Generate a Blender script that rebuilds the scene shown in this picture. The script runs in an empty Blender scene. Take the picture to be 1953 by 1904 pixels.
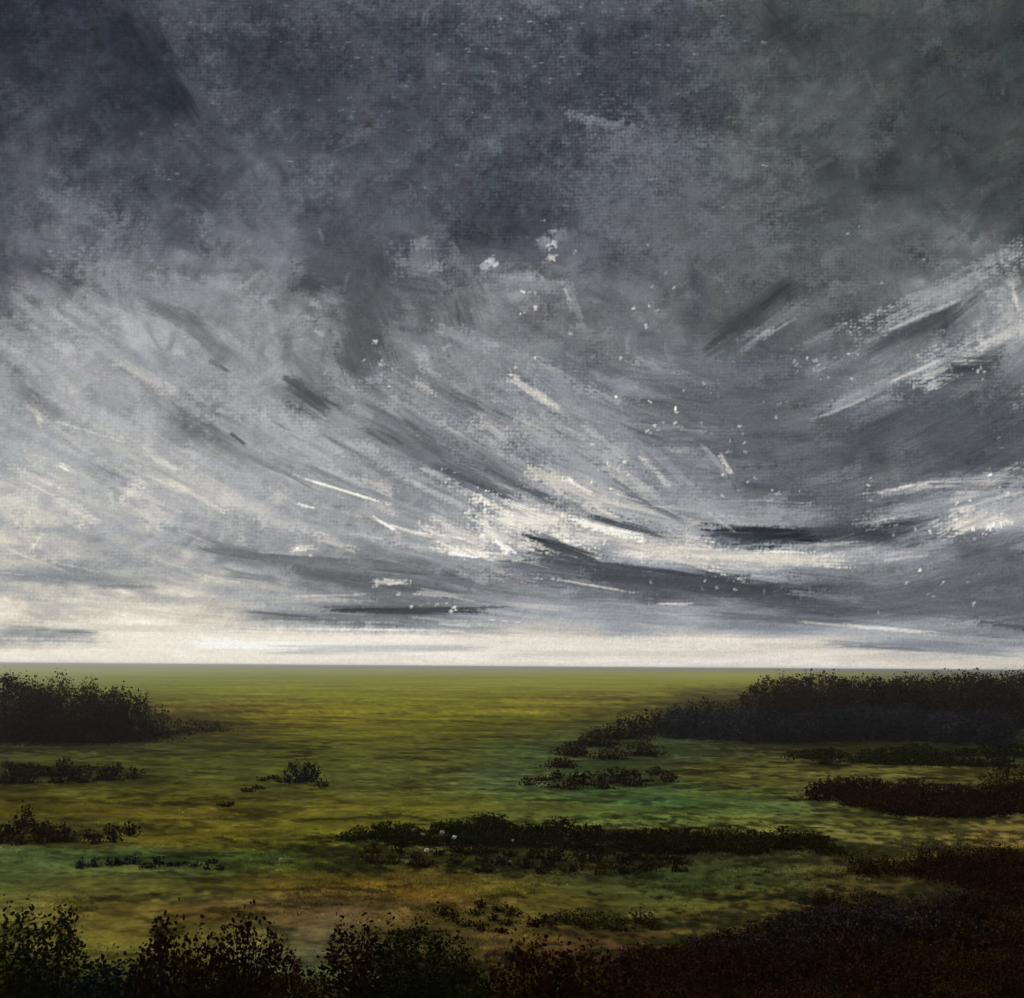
import bpy, math, random
import numpy as np
from mathutils import Matrix, Vector

rng = np.random.default_rng(11)
random.seed(11)
scene = bpy.context.scene
COL = scene.collection

# ------------------------------------------------------------------ camera
W0, H0 = 1953.0, 1904.0            # the units in which places in the view were measured
FOV = math.radians(45.0)
F = W0 / 2 / math.tan(FOV / 2)
CAM_H = 2.4
PITCH = math.radians(7.72)
ROLL = math.radians(0.42)
EXPO = 1.0
SKYF = 2.0 ** -EXPO

cam = bpy.data.cameras.new('camera')
cam.sensor_width = 36.0
cam.lens = 18.0 / math.tan(FOV / 2)
cam.clip_end = 20000
camo = bpy.data.objects.new('camera', cam)
COL.objects.link(camo)
rot = Matrix.Rotation(math.radians(90) + PITCH, 4, 'X') @ Matrix.Rotation(ROLL, 4, 'Z')
camo.matrix_world = Matrix.Translation((0, 0, CAM_H)) @ rot
scene.camera = camo
R3 = np.array(rot.to_3x3())


def pix_dir(x, y):
    d = np.array([(x - W0 / 2) / F, -(y - H0 / 2) / F, -1.0])
    d = R3 @ d
    return d / np.linalg.norm(d)


def dir_pix(d):
    c = R3.T @ np.asarray(d, float)
    return W0 / 2 + F * c[0] / -c[2], H0 / 2 - F * c[1] / -c[2]


def ground_pt(x, y):
    d = pix_dir(x, y)
    t = CAM_H / max(1e-4, -d[2])
    return d[0] * t, d[1] * t


def azel(x, y):
    d = pix_dir(x, y)
    return math.atan2(d[0], d[1]), math.asin(d[2])


def s2l(c):
    c = np.asarray(c, float) / 255.0
    return np.where(c <= 0.04045, c / 12.92, ((c + 0.055) / 1.055) ** 2.4)


# ------------------------------------------------------------------ small node language
class N:
    def __init__(self, tree):
        self.t = tree

    def node(self, kind, **kw):
        n = self.t.nodes.new(kind)
        for k, v in kw.items():
            setattr(n, k, v)
        return n

    def put(self, sock, v):
        if isinstance(v, S):
            self.t.links.new(v.s, sock)
        elif isinstance(v, (int, float)):
            sock.default_value = v
        else:
            sock.default_value = tuple(v)

    def math(self, op, a, b=None, c=None, clamp=False):
        n = self.node('ShaderNodeMath', operation=op, use_clamp=clamp)
        self.put(n.inputs[0], a)
        if b is not None:
            self.put(n.inputs[1], b)
        if c is not None:
            self.put(n.inputs[2], c)
        return S(self, n.outputs[0])

    def xyz(self, x, y, z=0.0):
        n = self.node('ShaderNodeCombineXYZ')
        for i, v in enumerate((x, y, z)):
            self.put(n.inputs[i], v)
        return S(self, n.outputs[0])

    def sep(self, v):
        n = self.node('ShaderNodeSeparateXYZ')
        self.put(n.inputs[0], v)
        return [S(self, o) for o in n.outputs]

    def noise(self, v, scale=1.0, detail=3.0, rough=0.55, dist=0.0, dim='3D'):
        n = self.node('ShaderNodeTexNoise', noise_dimensions=dim)
        self.put(n.inputs['Vector'], v)
        n.inputs['Scale'].default_value = scale
        n.inputs['Detail'].default_value = detail
        n.inputs['Roughness'].default_value = rough
        n.inputs['Distortion'].default_value = dist
        return S(self, n.outputs['Fac'])

    def smooth(self, v, a, b, lo=0.0, hi=1.0):
        n = self.node('ShaderNodeMapRange', interpolation_type='SMOOTHSTEP')
        self.put(n.inputs['Value'], v)
        for k, q in (('From Min', a), ('From Max', b), ('To Min', lo), ('To Max', hi)):
            self.put(n.inputs[k], q)
        return S(self, n.outputs[0])

    def mix(self, f, a, b, mode='MIX'):
        n = self.node('ShaderNodeMix', data_type='RGBA', blend_type=mode)
        self.put(n.inputs[0], f)
        self.put(n.inputs[6], a)
        self.put(n.inputs[7], b)
        return S(self, n.outputs[2])

    def scale(self, v, f):
        n = self.node('ShaderNodeVectorMath', operation='SCALE')
        self.put(n.inputs[0], v)
        self.put(n.inputs['Scale'], f)
        return S(self, n.outputs[0])


class S:
    def __init__(self, g, s):
        self.g, self.s = g, s

    def __add__(a, b): return a.g.math('ADD', a, b)
    __radd__ = __add__
    def __sub__(a, b): return a.g.math('SUBTRACT', a, b)
    def __rsub__(a, b): return a.g.math('SUBTRACT', b, a)
    def __mul__(a, b): return a.g.math('MULTIPLY', a, b)
    __rmul__ = __mul__
    def __truediv__(a, b): return a.g.math('DIVIDE', a, b)


# ------------------------------------------------------------------ helpers for things
def tag(o, label=None, cat=None, group=None, kind=None):
    if label: o['label'] = label
    if cat: o['category'] = cat
    if group: o['group'] = group
    if kind: o['kind'] = kind
    return o


def mesh_np(name, verts, faces_flat, sizes, mat=None, attr=None, smooth=False):
    me = bpy.data.meshes.new(name)
    verts = np.asarray(verts, np.float32)
    me.vertices.add(len(verts))
    me.vertices.foreach_set('co', verts.ravel())
    me.loops.add(len(faces_flat))
    me.loops.foreach_set('vertex_index', np.asarray(faces_flat, np.int32))
    sizes = np.asarray(sizes, np.int32)
    me.polygons.add(len(sizes))
    st = np.concatenate(([0], np.cumsum(sizes)[:-1])).astype(np.int32)
    me.polygons.foreach_set('loop_start', st)
    me.polygons.foreach_set('loop_total', sizes)
    if smooth:
        me.polygons.foreach_set('use_smooth', np.ones(len(sizes), bool))
    me.update(calc_edges=True)
    if attr is not None:
        a = me.color_attributes.new('tint', 'FLOAT_COLOR', 'POINT')
        c = np.ones((len(verts), 4), np.float32)
        c[:, :3] = attr
        a.data.foreach_set('color', c.ravel())
    if mat: me.materials.append(mat)
    return me


def link(name, data, parent=None):
    o = bpy.data.objects.new(name, data)
    COL.objects.link(o)
    if parent: o.parent = parent
    return o


def vnoise(x, y, seed=0):
    """smooth value noise, numpy"""
    x = np.asarray(x, float); y = np.asarray(y, float)
    xi = np.floor(x).astype(np.int64); yi = np.floor(y).astype(np.int64)
    xf = x - xi; yf = y - yi
    def h(a, b):
        n = (a * 374761393 + b * 668265263 + seed * 974711) & 0x7fffffff
        n = ((n ^ (n >> 13)) * 1274126177) & 0x7fffffff
        return ((n ^ (n >> 16)) & 0xffff) / 65535.0
    u = xf * xf * (3 - 2 * xf); v = yf * yf * (3 - 2 * yf)
    return (h(xi, yi) * (1 - u) + h(xi + 1, yi) * u) * (1 - v) + (h(xi, yi + 1) * (1 - u) + h(xi + 1, yi + 1) * u) * v


def fbm(x, y, seed=0, o=4):
    s = 0; a = 0.5; t = 0
    for k in range(o):
        s = s + a * vnoise(x * 2 ** k, y * 2 ** k, seed + k); t += a; a *= 0.55
    return s / t


# ------------------------------------------------------------------ the sky: storm cloud laid on stroke by stroke
GX = list(range(0, 1961, 40))
GY = [0, 60, 130, 200, 270, 340, 400, 450, 500, 560, 620, 690, 760, 820, 880, 920, 960, 1000, 1025, 1060, 1097, 1130, 1165, 1195, 1222, 1248, 1275]
GL = [
 [44, 45, 46, 46, 46, 46, 53, 61, 71, 73, 72, 72, 72, 73, 74, 75, 75, 76, 76, 77, 78, 80, 81, 83, 84, 83, 83, 82, 81, 79, 78, 79, 79, 80, 80, 78, 76, 69, 68, 72, 76, 78, 79, 79, 76, 74, 70, 66, 60, 55],
 [44, 47, 50, 48, 47, 46, 44, 52, 63, 70, 68, 64, 58, 58, 64, 65, 66, 67, 69, 70, 72, 73, 75, 76, 75, 74, 72, 71, 69, 68, 67, 68, 70, 72, 74, 74, 74, 62, 65, 67, 70, 68, 67, 66, 67, 67, 68, 64, 58, 54],
 [48, 52, 54, 55, 56, 52, 48, 44, 52, 65, 70, 67, 62, 54, 55, 56, 56, 63, 69, 70, 72, 71, 70, 71, 72, 74, 71, 68, 65, 64, 62, 65, 68, 72, 75, 78, 78, 71, 68, 68, 68, 70, 71, 71, 68, 66, 63, 61, 61, 60],
 [56, 61, 62, 58, 57, 56, 51, 46, 51, 58, 76, 69, 65, 64, 66, 68, 70, 72, 70, 68, 66, 69, 72, 71, 70, 70, 70, 68, 65, 62, 67, 72, 72, 70, 71, 78, 84, 87, 87, 85, 85, 86, 76, 69, 66, 66, 66, 65, 64, 64],
 [62, 69, 70, 67, 64, 62, 65, 68, 70, 70, 68, 71, 80, 79, 78, 75, 72, 72, 72, 71, 70, 74, 78, 76, 74, 71, 69, 72, 78, 86, 91, 93, 91, 85, 87, 90, 89, 83, 79, 78, 82, 86, 75, 68, 66, 64, 64, 69, 71, 64],
 [70, 82, 85, 80, 79, 76, 68, 69, 74, 70, 66, 76, 86, 92, 88, 80, 78, 76, 75, 74, 77, 79, 76, 70, 68, 68, 72, 78, 86, 91, 93, 92, 90, 90, 93, 95, 92, 86, 78, 73, 70, 65, 60, 68, 70, 66, 64, 63, 65, 66],
 [80, 88, 94, 98, 97, 86, 80, 80, 85, 84, 76, 84, 91, 96, 93, 83, 79, 81, 81, 78, 77, 76, 70, 64, 61, 64, 70, 79, 90, 93, 96, 96, 96, 94, 92, 94, 96, 85, 77, 72, 75, 78, 81, 84, 78, 72, 69, 66, 66, 66],
 [90, 97, 102, 106, 103, 101, 100, 96, 91, 86, 95, 101, 103, 102, 99, 88, 78, 79, 83, 90, 98, 85, 69, 66, 67, 80, 96, 98, 94, 84, 88, 96, 95, 94, 94, 94, 87, 82, 80, 82, 88, 93, 95, 92, 84, 99, 106, 91, 78, 70],
 [80, 88, 96, 99, 105, 118, 119, 120, 110, 107, 110, 112, 112, 119, 114, 92, 78, 78, 79, 80, 118, 96, 98, 108, 101, 90, 105, 112, 95, 80, 88, 93, 94, 95, 95, 94, 91, 89, 87, 86, 90, 95, 93, 91, 88, 94, 100, 105, 99, 90],
 [100, 119, 133, 120, 110, 130, 131, 132, 135, 136, 129, 125, 125, 125, 108, 108, 104, 82, 85, 91, 100, 98, 100, 116, 122, 121, 104, 115, 111, 94, 108, 102, 95, 94, 93, 90, 86, 85, 85, 92, 100, 97, 100, 110, 127, 131, 122, 133, 150, 150],
 [112, 120, 137, 141, 132, 133, 137, 140, 142, 133, 122, 126, 130, 129, 125, 120, 113, 98, 92, 105, 116, 124, 126, 124, 116, 110, 110, 112, 114, 112, 114, 111, 102, 94, 87, 80, 68, 95, 106, 97, 82, 85, 88, 86, 83, 80, 120, 147, 161, 165],
 [128, 135, 150, 150, 148, 141, 138, 138, 136, 132, 130, 129, 131, 129, 122, 121, 113, 100, 112, 122, 130, 133, 136, 136, 135, 134, 131, 115, 95, 105, 118, 124, 116, 105, 100, 96, 93, 90, 94, 98, 106, 115, 125, 122, 127, 140, 96, 112, 135, 140],
 [140, 137, 136, 148, 149, 150, 142, 133, 129, 130, 133, 137, 140, 142, 104, 98, 107, 122, 127, 132, 131, 130, 129, 126, 131, 140, 145, 144, 137, 131, 125, 118, 110, 104, 98, 97, 96, 97, 98, 103, 108, 115, 110, 95, 90, 86, 83, 81, 80, 80],
 [146, 146, 149, 152, 155, 158, 157, 156, 140, 114, 116, 128, 140, 144, 148, 151, 147, 138, 122, 118, 118, 120, 122, 128, 134, 140, 148, 150, 145, 135, 127, 121, 116, 110, 102, 95, 94, 94, 94, 88, 80, 82, 87, 89, 87, 85, 83, 80, 78, 78],
 [150, 151, 156, 156, 154, 154, 158, 160, 160, 156, 150, 144, 140, 140, 142, 148, 147, 141, 135, 130, 120, 110, 103, 104, 113, 125, 137, 152, 162, 152, 140, 131, 134, 137, 140, 98, 96, 95, 95, 95, 92, 88, 86, 85, 85, 85, 81, 79, 84, 85],
 [160, 161, 164, 163, 156, 160, 163, 163, 163, 162, 160, 157, 155, 153, 151, 149, 145, 141, 138, 133, 128, 122, 119, 122, 118, 115, 130, 157, 165, 155, 146, 139, 133, 129, 126, 113, 102, 95, 95, 95, 93, 101, 120, 117, 120, 130, 141, 150, 150, 150],
 [168, 168, 169, 166, 158, 162, 165, 165, 165, 166, 168, 167, 165, 161, 156, 149, 146, 144, 143, 144, 146, 143, 140, 142, 162, 174, 150, 130, 146, 158, 163, 154, 147, 141, 142, 145, 125, 114, 105, 98, 97, 100, 108, 115, 128, 140, 151, 162, 168, 170],
 [172, 172, 170, 168, 164, 160, 162, 165, 160, 155, 153, 153, 156, 157, 154, 152, 151, 150, 155, 165, 168, 162, 158, 152, 177, 207, 200, 168, 145, 134, 132, 135, 152, 162, 165, 148, 137, 130, 133, 125, 85, 88, 92, 95, 118, 141, 164, 170, 170, 170],
 [174, 174, 172, 169, 164, 158, 162, 165, 161, 157, 146, 139, 141, 144, 147, 151, 149, 146, 148, 152, 162, 178, 186, 189, 186, 161, 110, 159, 192, 181, 169, 156, 160, 180, 140, 80, 68, 66, 76, 83, 90, 84, 78, 104, 116, 125, 116, 112, 118, 120],
 [176, 176, 172, 168, 159, 153, 158, 163, 162, 161, 149, 130, 129, 132, 140, 142, 136, 134, 134, 136, 138, 153, 178, 172, 168, 170, 90, 87, 107, 150, 173, 186, 189, 188, 185, 180, 175, 172, 170, 168, 165, 158, 150, 143, 132, 115, 106, 100, 100, 100],
 [168, 164, 150, 141, 137, 144, 151, 157, 161, 164, 164, 161, 156, 150, 135, 120, 116, 112, 112, 112, 111, 110, 114, 119, 120, 120, 112, 105, 100, 95, 89, 86, 92, 110, 140, 153, 157, 150, 135, 120, 117, 116, 119, 119, 116, 111, 104, 99, 96, 95],
 [180, 180, 179, 178, 178, 178, 179, 180, 179, 178, 176, 174, 172, 163, 154, 144, 134, 124, 114, 112, 110, 117, 123, 129, 134, 140, 135, 130, 125, 120, 105, 90, 90, 88, 84, 79, 73, 72, 72, 84, 95, 102, 110, 105, 100, 98, 96, 95, 95, 95],
 [184, 184, 186, 187, 188, 190, 192, 193, 192, 187, 182, 178, 174, 167, 160, 151, 142, 127, 112, 110, 108, 126, 139, 148, 156, 165, 162, 160, 155, 150, 144, 141, 147, 145, 135, 130, 130, 115, 100, 98, 95, 98, 100, 105, 110, 112, 114, 109, 102, 100],
 [178, 178, 179, 184, 191, 198, 203, 206, 207, 201, 192, 185, 178, 172, 166, 160, 150, 140, 136, 137, 146, 162, 172, 177, 181, 185, 182, 180, 170, 160, 160, 160, 165, 170, 155, 140, 135, 130, 136, 141, 146, 150, 150, 150, 145, 140, 140, 140, 127, 120],
 [168, 168, 159, 160, 170, 195, 208, 211, 214, 215, 215, 215, 215, 215, 214, 214, 213, 212, 212, 210, 208, 205, 202, 200, 201, 212, 209, 206, 200, 190, 180, 185, 190, 194, 198, 198, 192, 191, 193, 193, 187, 180, 165, 150, 140, 130, 125, 120, 133, 140],
 [210, 210, 211, 211, 212, 212, 212, 213, 213, 214, 214, 214, 214, 214, 214, 214, 213, 213, 213, 213, 213, 213, 213, 212, 212, 212, 211, 210, 210, 209, 208, 207, 206, 205, 204, 203, 202, 201, 200, 199, 198, 195, 191, 188, 184, 182, 180, 181, 181, 182],
 [212, 212, 213, 213, 214, 214, 214, 215, 215, 216, 216, 216, 216, 215, 215, 215, 215, 215, 214, 214, 214, 214, 213, 213, 212, 212, 212, 211, 211, 210, 210, 209, 209, 208, 208, 207, 206, 206, 205, 205, 204, 203, 202, 201, 200, 198, 196, 194, 192, 190],
]

# brush marks: x, y, length, width, slope in degrees, grey, strength
STROKES = [
 # broad upper cloud
 (300, 130, 200, 70, 58, 44, .8), (570, 130, 210, 120, 5, 60, .6), (700, 500, 220, 120, 10, 76, .7),
 (110, 520, 100, 55, 35, 84, .7), (260, 545, 280, 80, 20, 122, .6), (795, 490, 60, 90, 80, 118, .6),
 (632, 570, 56, 44, 20, 128, .6), (690, 575, 130, 80, 60, 82, .7), (540, 370, 180, 66, -20, 96, .6),
 (160, 395, 140, 46, 30, 106, .6), (380, 340, 150, 80, -40, 66, .5), (450, 30, 300, 60, 3, 74, .4),
 (1220, 275, 230, 60, 15, 94, .6), (1690, 340, 200, 60, -5, 66, .6), (1200, 110, 170, 150, 10, 66, .55),
 (980, 440, 120, 70, 0, 60, .65), (1330, 420, 300, 160, 10, 94, .5), (1840, 200, 140, 200, 80, 64, .5),
 (1600, 200, 200, 90, 0, 78, .5), (1380, 110, 130, 90, 0, 82, .4), (1650, 470, 160, 60, 20, 92, .5),
 (1440, 590, 180, 40, -35, 66, .85), (1800, 555, 300, 46, -27, 146, .75), (1740, 630, 200, 26, -24, 80, .8),
 (1480, 612, 140, 30, -35, 118, .6), (1005, 540, 150, 30, 5, 138, .6), (1095, 575, 80, 22, 70, 132, .6),
 (930, 505, 36, 20, -30, 152, .8), (1035, 465, 30, 26, 60, 132, .6), (1066, 448, 24, 30, 80, 138, .5),
 (1052, 490, 16, 14, 30, 180, .7), (685, 665, 70, 60, 60, 92, .7), (870, 620, 90, 100, 70, 84, .5),
 (940, 640, 60, 80, 70, 124, .6), (960, 690, 260, 60, 20, 136, .5), (1150, 650, 100, 70, -30, 108, .5),
 # sweeping left side
 (590, 755, 95, 32, 35, 86, .85), (385, 818, 140, 30, 28, 110, .8), (455, 838, 34, 7, 38, 92, .8),
 (60, 757, 70, 24, 40, 112, .5), (95, 930, 150, 22, 25, 174, .6), (130, 893, 36, 12, 30, 184, .8),
 (460, 955, 250, 26, 25, 172, .6), (480, 770, 150, 46, 30, 152, .5), (560, 825, 180, 28, 30, 160, .5),
 (140, 842, 120, 10, 35, 168, .6), (650, 934, 180, 5, 17, 208, .9), (585, 965, 34, 6, 15, 228, .9),
 (735, 1000, 56, 6, 30, 216, .9), (780, 1012, 80, 7, 15, 216, .9), (700, 1022, 70, 6, 10, 200, .8),
 (250, 700, 300, 60, 33, 150, .5), (200, 640, 220, 30, 36, 128, .5), (380, 640, 180, 24, 34, 112, .5),
 (40, 680, 150, 40, 36, 146, .5), (300, 880, 260, 40, 30, 166, .45), (690, 870, 170, 20, 28, 116, .6),
 (420, 700, 40, 10, 32, 104, .6), (620, 905, 200, 10, 22, 118, .5), (520, 890, 160, 10, 26, 120, .5),
 (470, 1055, 150, 22, 10, 110, .7), (640, 1078, 290, 26, 5, 116, .8), (725, 1110, 360, 24, 8, 102, .8),
 (140, 1105, 270, 22, 3, 140, .7), (480, 1100, 90, 16, 8, 128, .7), (775, 1163, 300, 16, 0, 80, .95),
 (650, 1182, 360, 22, 3, 122, .75), (420, 1218, 760, 60, 1, 214, .75), (95, 1207, 180, 20, 2, 140, .6),
 (890, 1052, 120, 18, 12, 208, .9), (950, 1030, 70, 16, 45, 216, .8), (580, 1045, 50, 12, 5, 192, .8),
 (745, 1110, 66, 12, 0, 198, .8), (840, 1132, 90, 14, 8, 182, .8), (910, 918, 160, 24, 25, 92, .8),
 (760, 845, 150, 30, 30, 106, .7), (720, 925, 70, 24, 20, 176, .7), (880, 960, 160, 40, 18, 140, .5),
 (620, 1000, 200, 24, 14, 150, .5), (560, 1140, 260, 12, 2, 176, .6), (300, 1150, 420, 18, 2, 184, .5),
 (830, 905, 60, 14, 30, 176, .6), (860, 1196, 230, 10, 2, 150, .6), (1000, 1145, 280, 12, 4, 138, .6),
 (760, 900, 420, 46, 26, 152, .5), (980, 895, 330, 44, 30, 160, .55), (860, 800, 300, 66, 32, 148, .5), (1080, 815, 240, 66, 38, 154, .55),
 (1250, 900, 190, 54, 40, 152, .5), (880, 850, 260, 28, 28, 102, .55), (1010, 935, 230, 24, 26, 100, .55), (1160, 900, 160, 22, 34, 108, .5), (1180, 960, 320, 40, 20, 176, .55),
 (690, 560, 150, 110, 70, 76, .6), (690, 660, 90, 90, 70, 82, .6), (1250, 300, 220, 130, 20, 96, .5), (1170, 420, 120, 160, 80, 92, .4),
 # the bowl at the right
 (1020, 1010, 210, 56, 22, 206, .9), (1070, 1043, 135, 24, 20, 78, .9), (1290, 1112, 520, 38, 8, 80, .9),
 (1460, 1120, 240, 44, 8, 76, .8), (1740, 1142, 400, 66, 6, 98, .8), (1220, 1025, 330, 44, 16, 186, .8),
 (1440, 1062, 330, 28, 3, 192, .8), (1460, 1015, 205, 24, 2, 58, .95), (1650, 1010, 205, 26, -6, 72, .85),
 (1800, 960, 280, 36, -12, 152, .7), (1810, 920, 250, 18, -8, 166, .7), (1850, 1000, 70, 26, -20, 192, .8),
 (1700, 728, 250, 22, -22, 152, .7), (1870, 655, 190, 56, -28, 166, .8), (1640, 752, 130, 22, -25, 132, .6),
 (1850, 705, 100, 50, 0, 74, .8), (1640, 850, 90, 90, 0, 78, .5), (1870, 860, 170, 120, 0, 80, .65),
 (1400, 790, 280, 220, 0, 97, .6), (1110, 880, 240, 70, 35, 156, .7), (1090, 932, 180, 30, 25, 184, .8),
 (1365, 880, 70, 14, 50, 160, .4), (1385, 885, 40, 9, 60, 190, .6), (1350, 860, 50, 8, 42, 150, .5), (1270, 812, 60, 12, 5, 140, .4), (1320, 822, 50, 8, 8, 150, .4), (1490, 980, 170, 28, 0, 130, .7),
 (1200, 1005, 150, 14, 14, 92, .8), (1040, 1085, 180, 18, 6, 106, .7), (1140, 1118, 150, 5, 10, 192, .9),
 (1280, 1152, 70, 6, 2, 202, .9), (1500, 1182, 280, 16, 4, 104, .7), (1760, 1215, 380, 24, 4, 166, .6),
 (1750, 1236, 360, 16, 3, 134, .6), (1000, 1228, 950, 42, 1, 208, .7), (1290, 900, 140, 20, 45, 150, .5),
 (1180, 830, 120, 30, 40, 140, .5), (1560, 700, 60, 30, -30, 130, .5), (1560, 1040, 180, 14, -2, 176, .7),
 (1740, 1050, 160, 20, -10, 150, .6), (1880, 1060, 110, 60, -10, 98, .7), (1720, 980, 160, 12, -10, 140, .6),
 (1250, 970, 120, 12, 24, 106, .6), (1330, 960, 110, 22, 30, 150, .5),
]


TOPV, BOTV = 1272.0, 0
FLOW_X, FLOW_A = 1430.0, 1.78e-6
SKY_AZ = np.radians(27.0)
SKY_N = (1180, 735)
sk_az = np.linspace(-SKY_AZ, SKY_AZ, SKY_N[0])
sk_el = np.linspace(math.radians(-0.9), math.radians(33.5), SKY_N[1])
_A, _E = np.meshgrid(sk_az, sk_el)
_D = np.stack([np.sin(_A) * np.cos(_E), np.cos(_A) * np.cos(_E), np.sin(_E)], -1) @ R3
SPX = W0 / 2 - F * _D[..., 0] / _D[..., 2]
SPY = H0 / 2 + F * _D[..., 1] / _D[..., 2]
del _D
sky_img = np.zeros(SPX.shape + (3,))


def smoothstep(x, a, b):
    t = np.clip((x - a) / (b - a), 0, 1)
    return t * t * (3 - 2 * t)


def lum_grid(x, y):
    gx = np.array(GX, float); gy = np.array(GY, float); G = np.array(GL, float)
    x = np.clip(x, gx[0], gx[-1] - 1e-3); y = np.clip(y, gy[0], gy[-1] - 1e-3)
    i = np.searchsorted(gx, x, 'right') - 1; j = np.searchsorted(gy, y, 'right') - 1
    a = (x - gx[i]) / (gx[i + 1] - gx[i]); b = (y - gy[j]) / (gy[j + 1] - gy[j])
    a = a * a * (3 - 2 * a); b = b * b * (3 - 2 * b)
    return (G[j, i] * (1 - a) + G[j, i + 1] * a) * (1 - b) + (G[j + 1, i] * (1 - a) + G[j + 1, i + 1] * a) * b


def tone(L, x, y):
    """sRGB of paint of grey L with the tint it has in that part of the sky"""
    L = np.asarray(L, float) * 1.0; L = L + 4 * smoothstep(L, 130, 70) + 14 * smoothstep(L, 180, 212); x = np.asarray(x, float); y = np.asarray(y, float)
    hi = smoothstep(L, 150, 200)
    k = smoothstep(y, 640, 330) * smoothstep(x, 1620, 1060)
    g = smoothstep(x, 1060, 1620) * smoothstep(y, 700, 400)
    w = smoothstep(y, 500, 900) * smoothstep(x, 1000, 300)
    cool = smoothstep(np.broadcast_to(y, L.shape), 560, 720) * (1 - hi) * (0.15 + 0.85 * smoothstep(np.broadcast_to(x, L.shape), 450, 1250))
    r_ = L - 1.5 * cool + 8 * hi - 2 * k - 2 * g + 1 * w - 2
    g_ = L + 0.0 * hi + 0.8 * g + 0.5 * w
    b_ = L + 1.2 * cool - 14 * hi + 5 * k - 2.5 * g - 2 * w + 4
    lift = 11 * smoothstep(np.broadcast_to(x, L.shape), 980, 500) * smoothstep(np.broadcast_to(y, L.shape), 440, 620) * smoothstep(np.broadcast_to(y, L.shape), 1080, 960) * smoothstep(L, 95, 130)
    r_, g_, b_ = r_ + lift, g_ + lift, b_ + lift
    return np.clip(np.stack([r_, g_, b_], -1), 2, 255)


def flow_slope(x, y):
    v = TOPV - y; u = x - FLOW_X
    u = np.where(u > 0, u * 1.25, u)
    psi = v / (1 + FLOW_A * u * u)
    return -2 * FLOW_A * psi * u


# the weave of the ground the paint catches on
_jx = fbm(SPX / 60, SPY / 60, 301, 2) * 9
_jy = fbm(SPX / 60, SPY / 60, 302, 2) * 9
CANV = 0.5 + 0.08 * np.sin(2 * np.pi * (SPX + _jx) / 7.3) + 0.13 * np.sin(2 * np.pi * (SPY + _jy) / 6.9)
CANV = CANV + (vnoise(SPX / 3.1, SPY / 3.4, 303) - 0.5) * 0.62 + (vnoise(SPX / 8, SPY / 6, 305) - 0.5) * 0.45 + (fbm(SPX / 22, SPY / 22, 304, 3) - 0.5) * 0.6
CANV = np.clip(CANV, 0, 1)
DAZ = sk_az[1] - sk_az[0]
DEL = sk_el[1] - sk_el[0]


def stroke(x, y, ln, wd, ang, col, al, seed, bris=0.8, scum=0.7, curve=0.0, soft=1.6):
    r = 0.5 * ln + wd + 4
    ca, sa = math.cos(math.radians(ang)), math.sin(math.radians(ang))
    hw = 0.5 * abs(ln * ca) + wd * abs(sa) + wd * 0.5 + 6 + abs(curve) * ln * 0.3
    hh_ = 0.5 * abs(ln * sa) + wd * abs(ca) + wd * 0.5 + 6 + abs(curve) * ln * 0.3
    a0, e0 = azel(x, y)
    i0 = int((a0 - hw * 1.12 / F - sk_az[0]) / DAZ); i1 = int((a0 + hw * 1.12 / F - sk_az[0]) / DAZ) + 2
    j0 = int((e0 - hh_ * 1.12 / F - sk_el[0]) / DEL); j1 = int((e0 + hh_ * 1.12 / F - sk_el[0]) / DEL) + 2
    i0, j0 = max(i0, 0), max(j0, 0); i1, j1 = min(i1, SKY_N[0]), min(j1, SKY_N[1])
    if i1 <= i0 or j1 <= j0: return
    X = SPX[j0:j1, i0:i1] - x; Y = SPY[j0:j1, i0:i1] - y
    s = X * ca + Y * sa
    t = -X * sa + Y * ca
    t = t - curve * (s * s) / max(ln, 1)
    C = CANV[j0:j1, i0:i1]
    sn = np.abs(s) / (0.5 * ln)
    tn = np.abs(t) / (0.5 * wd)
    b = vnoise(t / 1.9 + 31.7, s / (0.35 * ln + 6), seed) * 0.6 + vnoise(t / 4.5 + 3.7, s / (0.5 * ln + 6), seed + 1) * 0.4
    rag = vnoise(t / 3.0 + 11.3, s * 0 + 0.5, seed + 2)
    m = np.minimum(1.05 - tn, (1.1 - sn) * (1.2 + 0.8 * rag))
    m = m * soft + (b - 0.5) * bris * 1.4 + (C - 0.5) * scum * (0.5 + 0.9 * np.clip(sn, 0, 1.2))
    m = np.clip(m, 0, 1) * (np.maximum(sn, tn) < 1.25) * al
    m = (m * (0.82 + 0.36 * b))[..., None]
    reg = sky_img[j0:j1, i0:i1]
    reg += (col - reg) * np.clip(m, 0, 1)


# first lay-in
n1 = fbm(SPX / 150, SPY / 110, 201, 5) - 0.5
n2 = fbm(SPX / 150, SPY / 110, 202, 5) - 0.5
U_ = SPX - FLOW_X
PSI = (TOPV - SPY) / (1 + FLOW_A * U_ * U_)
lowm = smoothstep(SPY, 520, 860)
st1 = fbm(U_ / 300 + n1, PSI / 16 + n2 * 3, 203, 4) - 0.5
st2 = fbm(U_ / 90 + n2, PSI / 4.2 + n1 * 3, 204, 3) - 0.5
hz = smoothstep(SPY, 1262, 1100)
wx = SPX + n1 * (70 - 20 * lowm) + st2 * 50 * lowm
wy = SPY + n2 * (60 - 40 * lowm) * (0.15 + 0.85 * hz) + st1 * 34 * lowm * (0.1 + 0.9 * hz)
Lb = lum_grid(wx, wy)
blot = fbm(SPX / 70, SPY / 60, 205, 4) - 0.5
Lb = Lb * np.exp(blot * (0.36 * (1 - lowm) + 0.20) * (0.2 + 0.8 * hz) + (st1 * 0.22 + st2 * 0.28) * lowm * (0.25 + 0.75 * hz))
sky_img[:] = tone(Lb, SPX, SPY)
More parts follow.
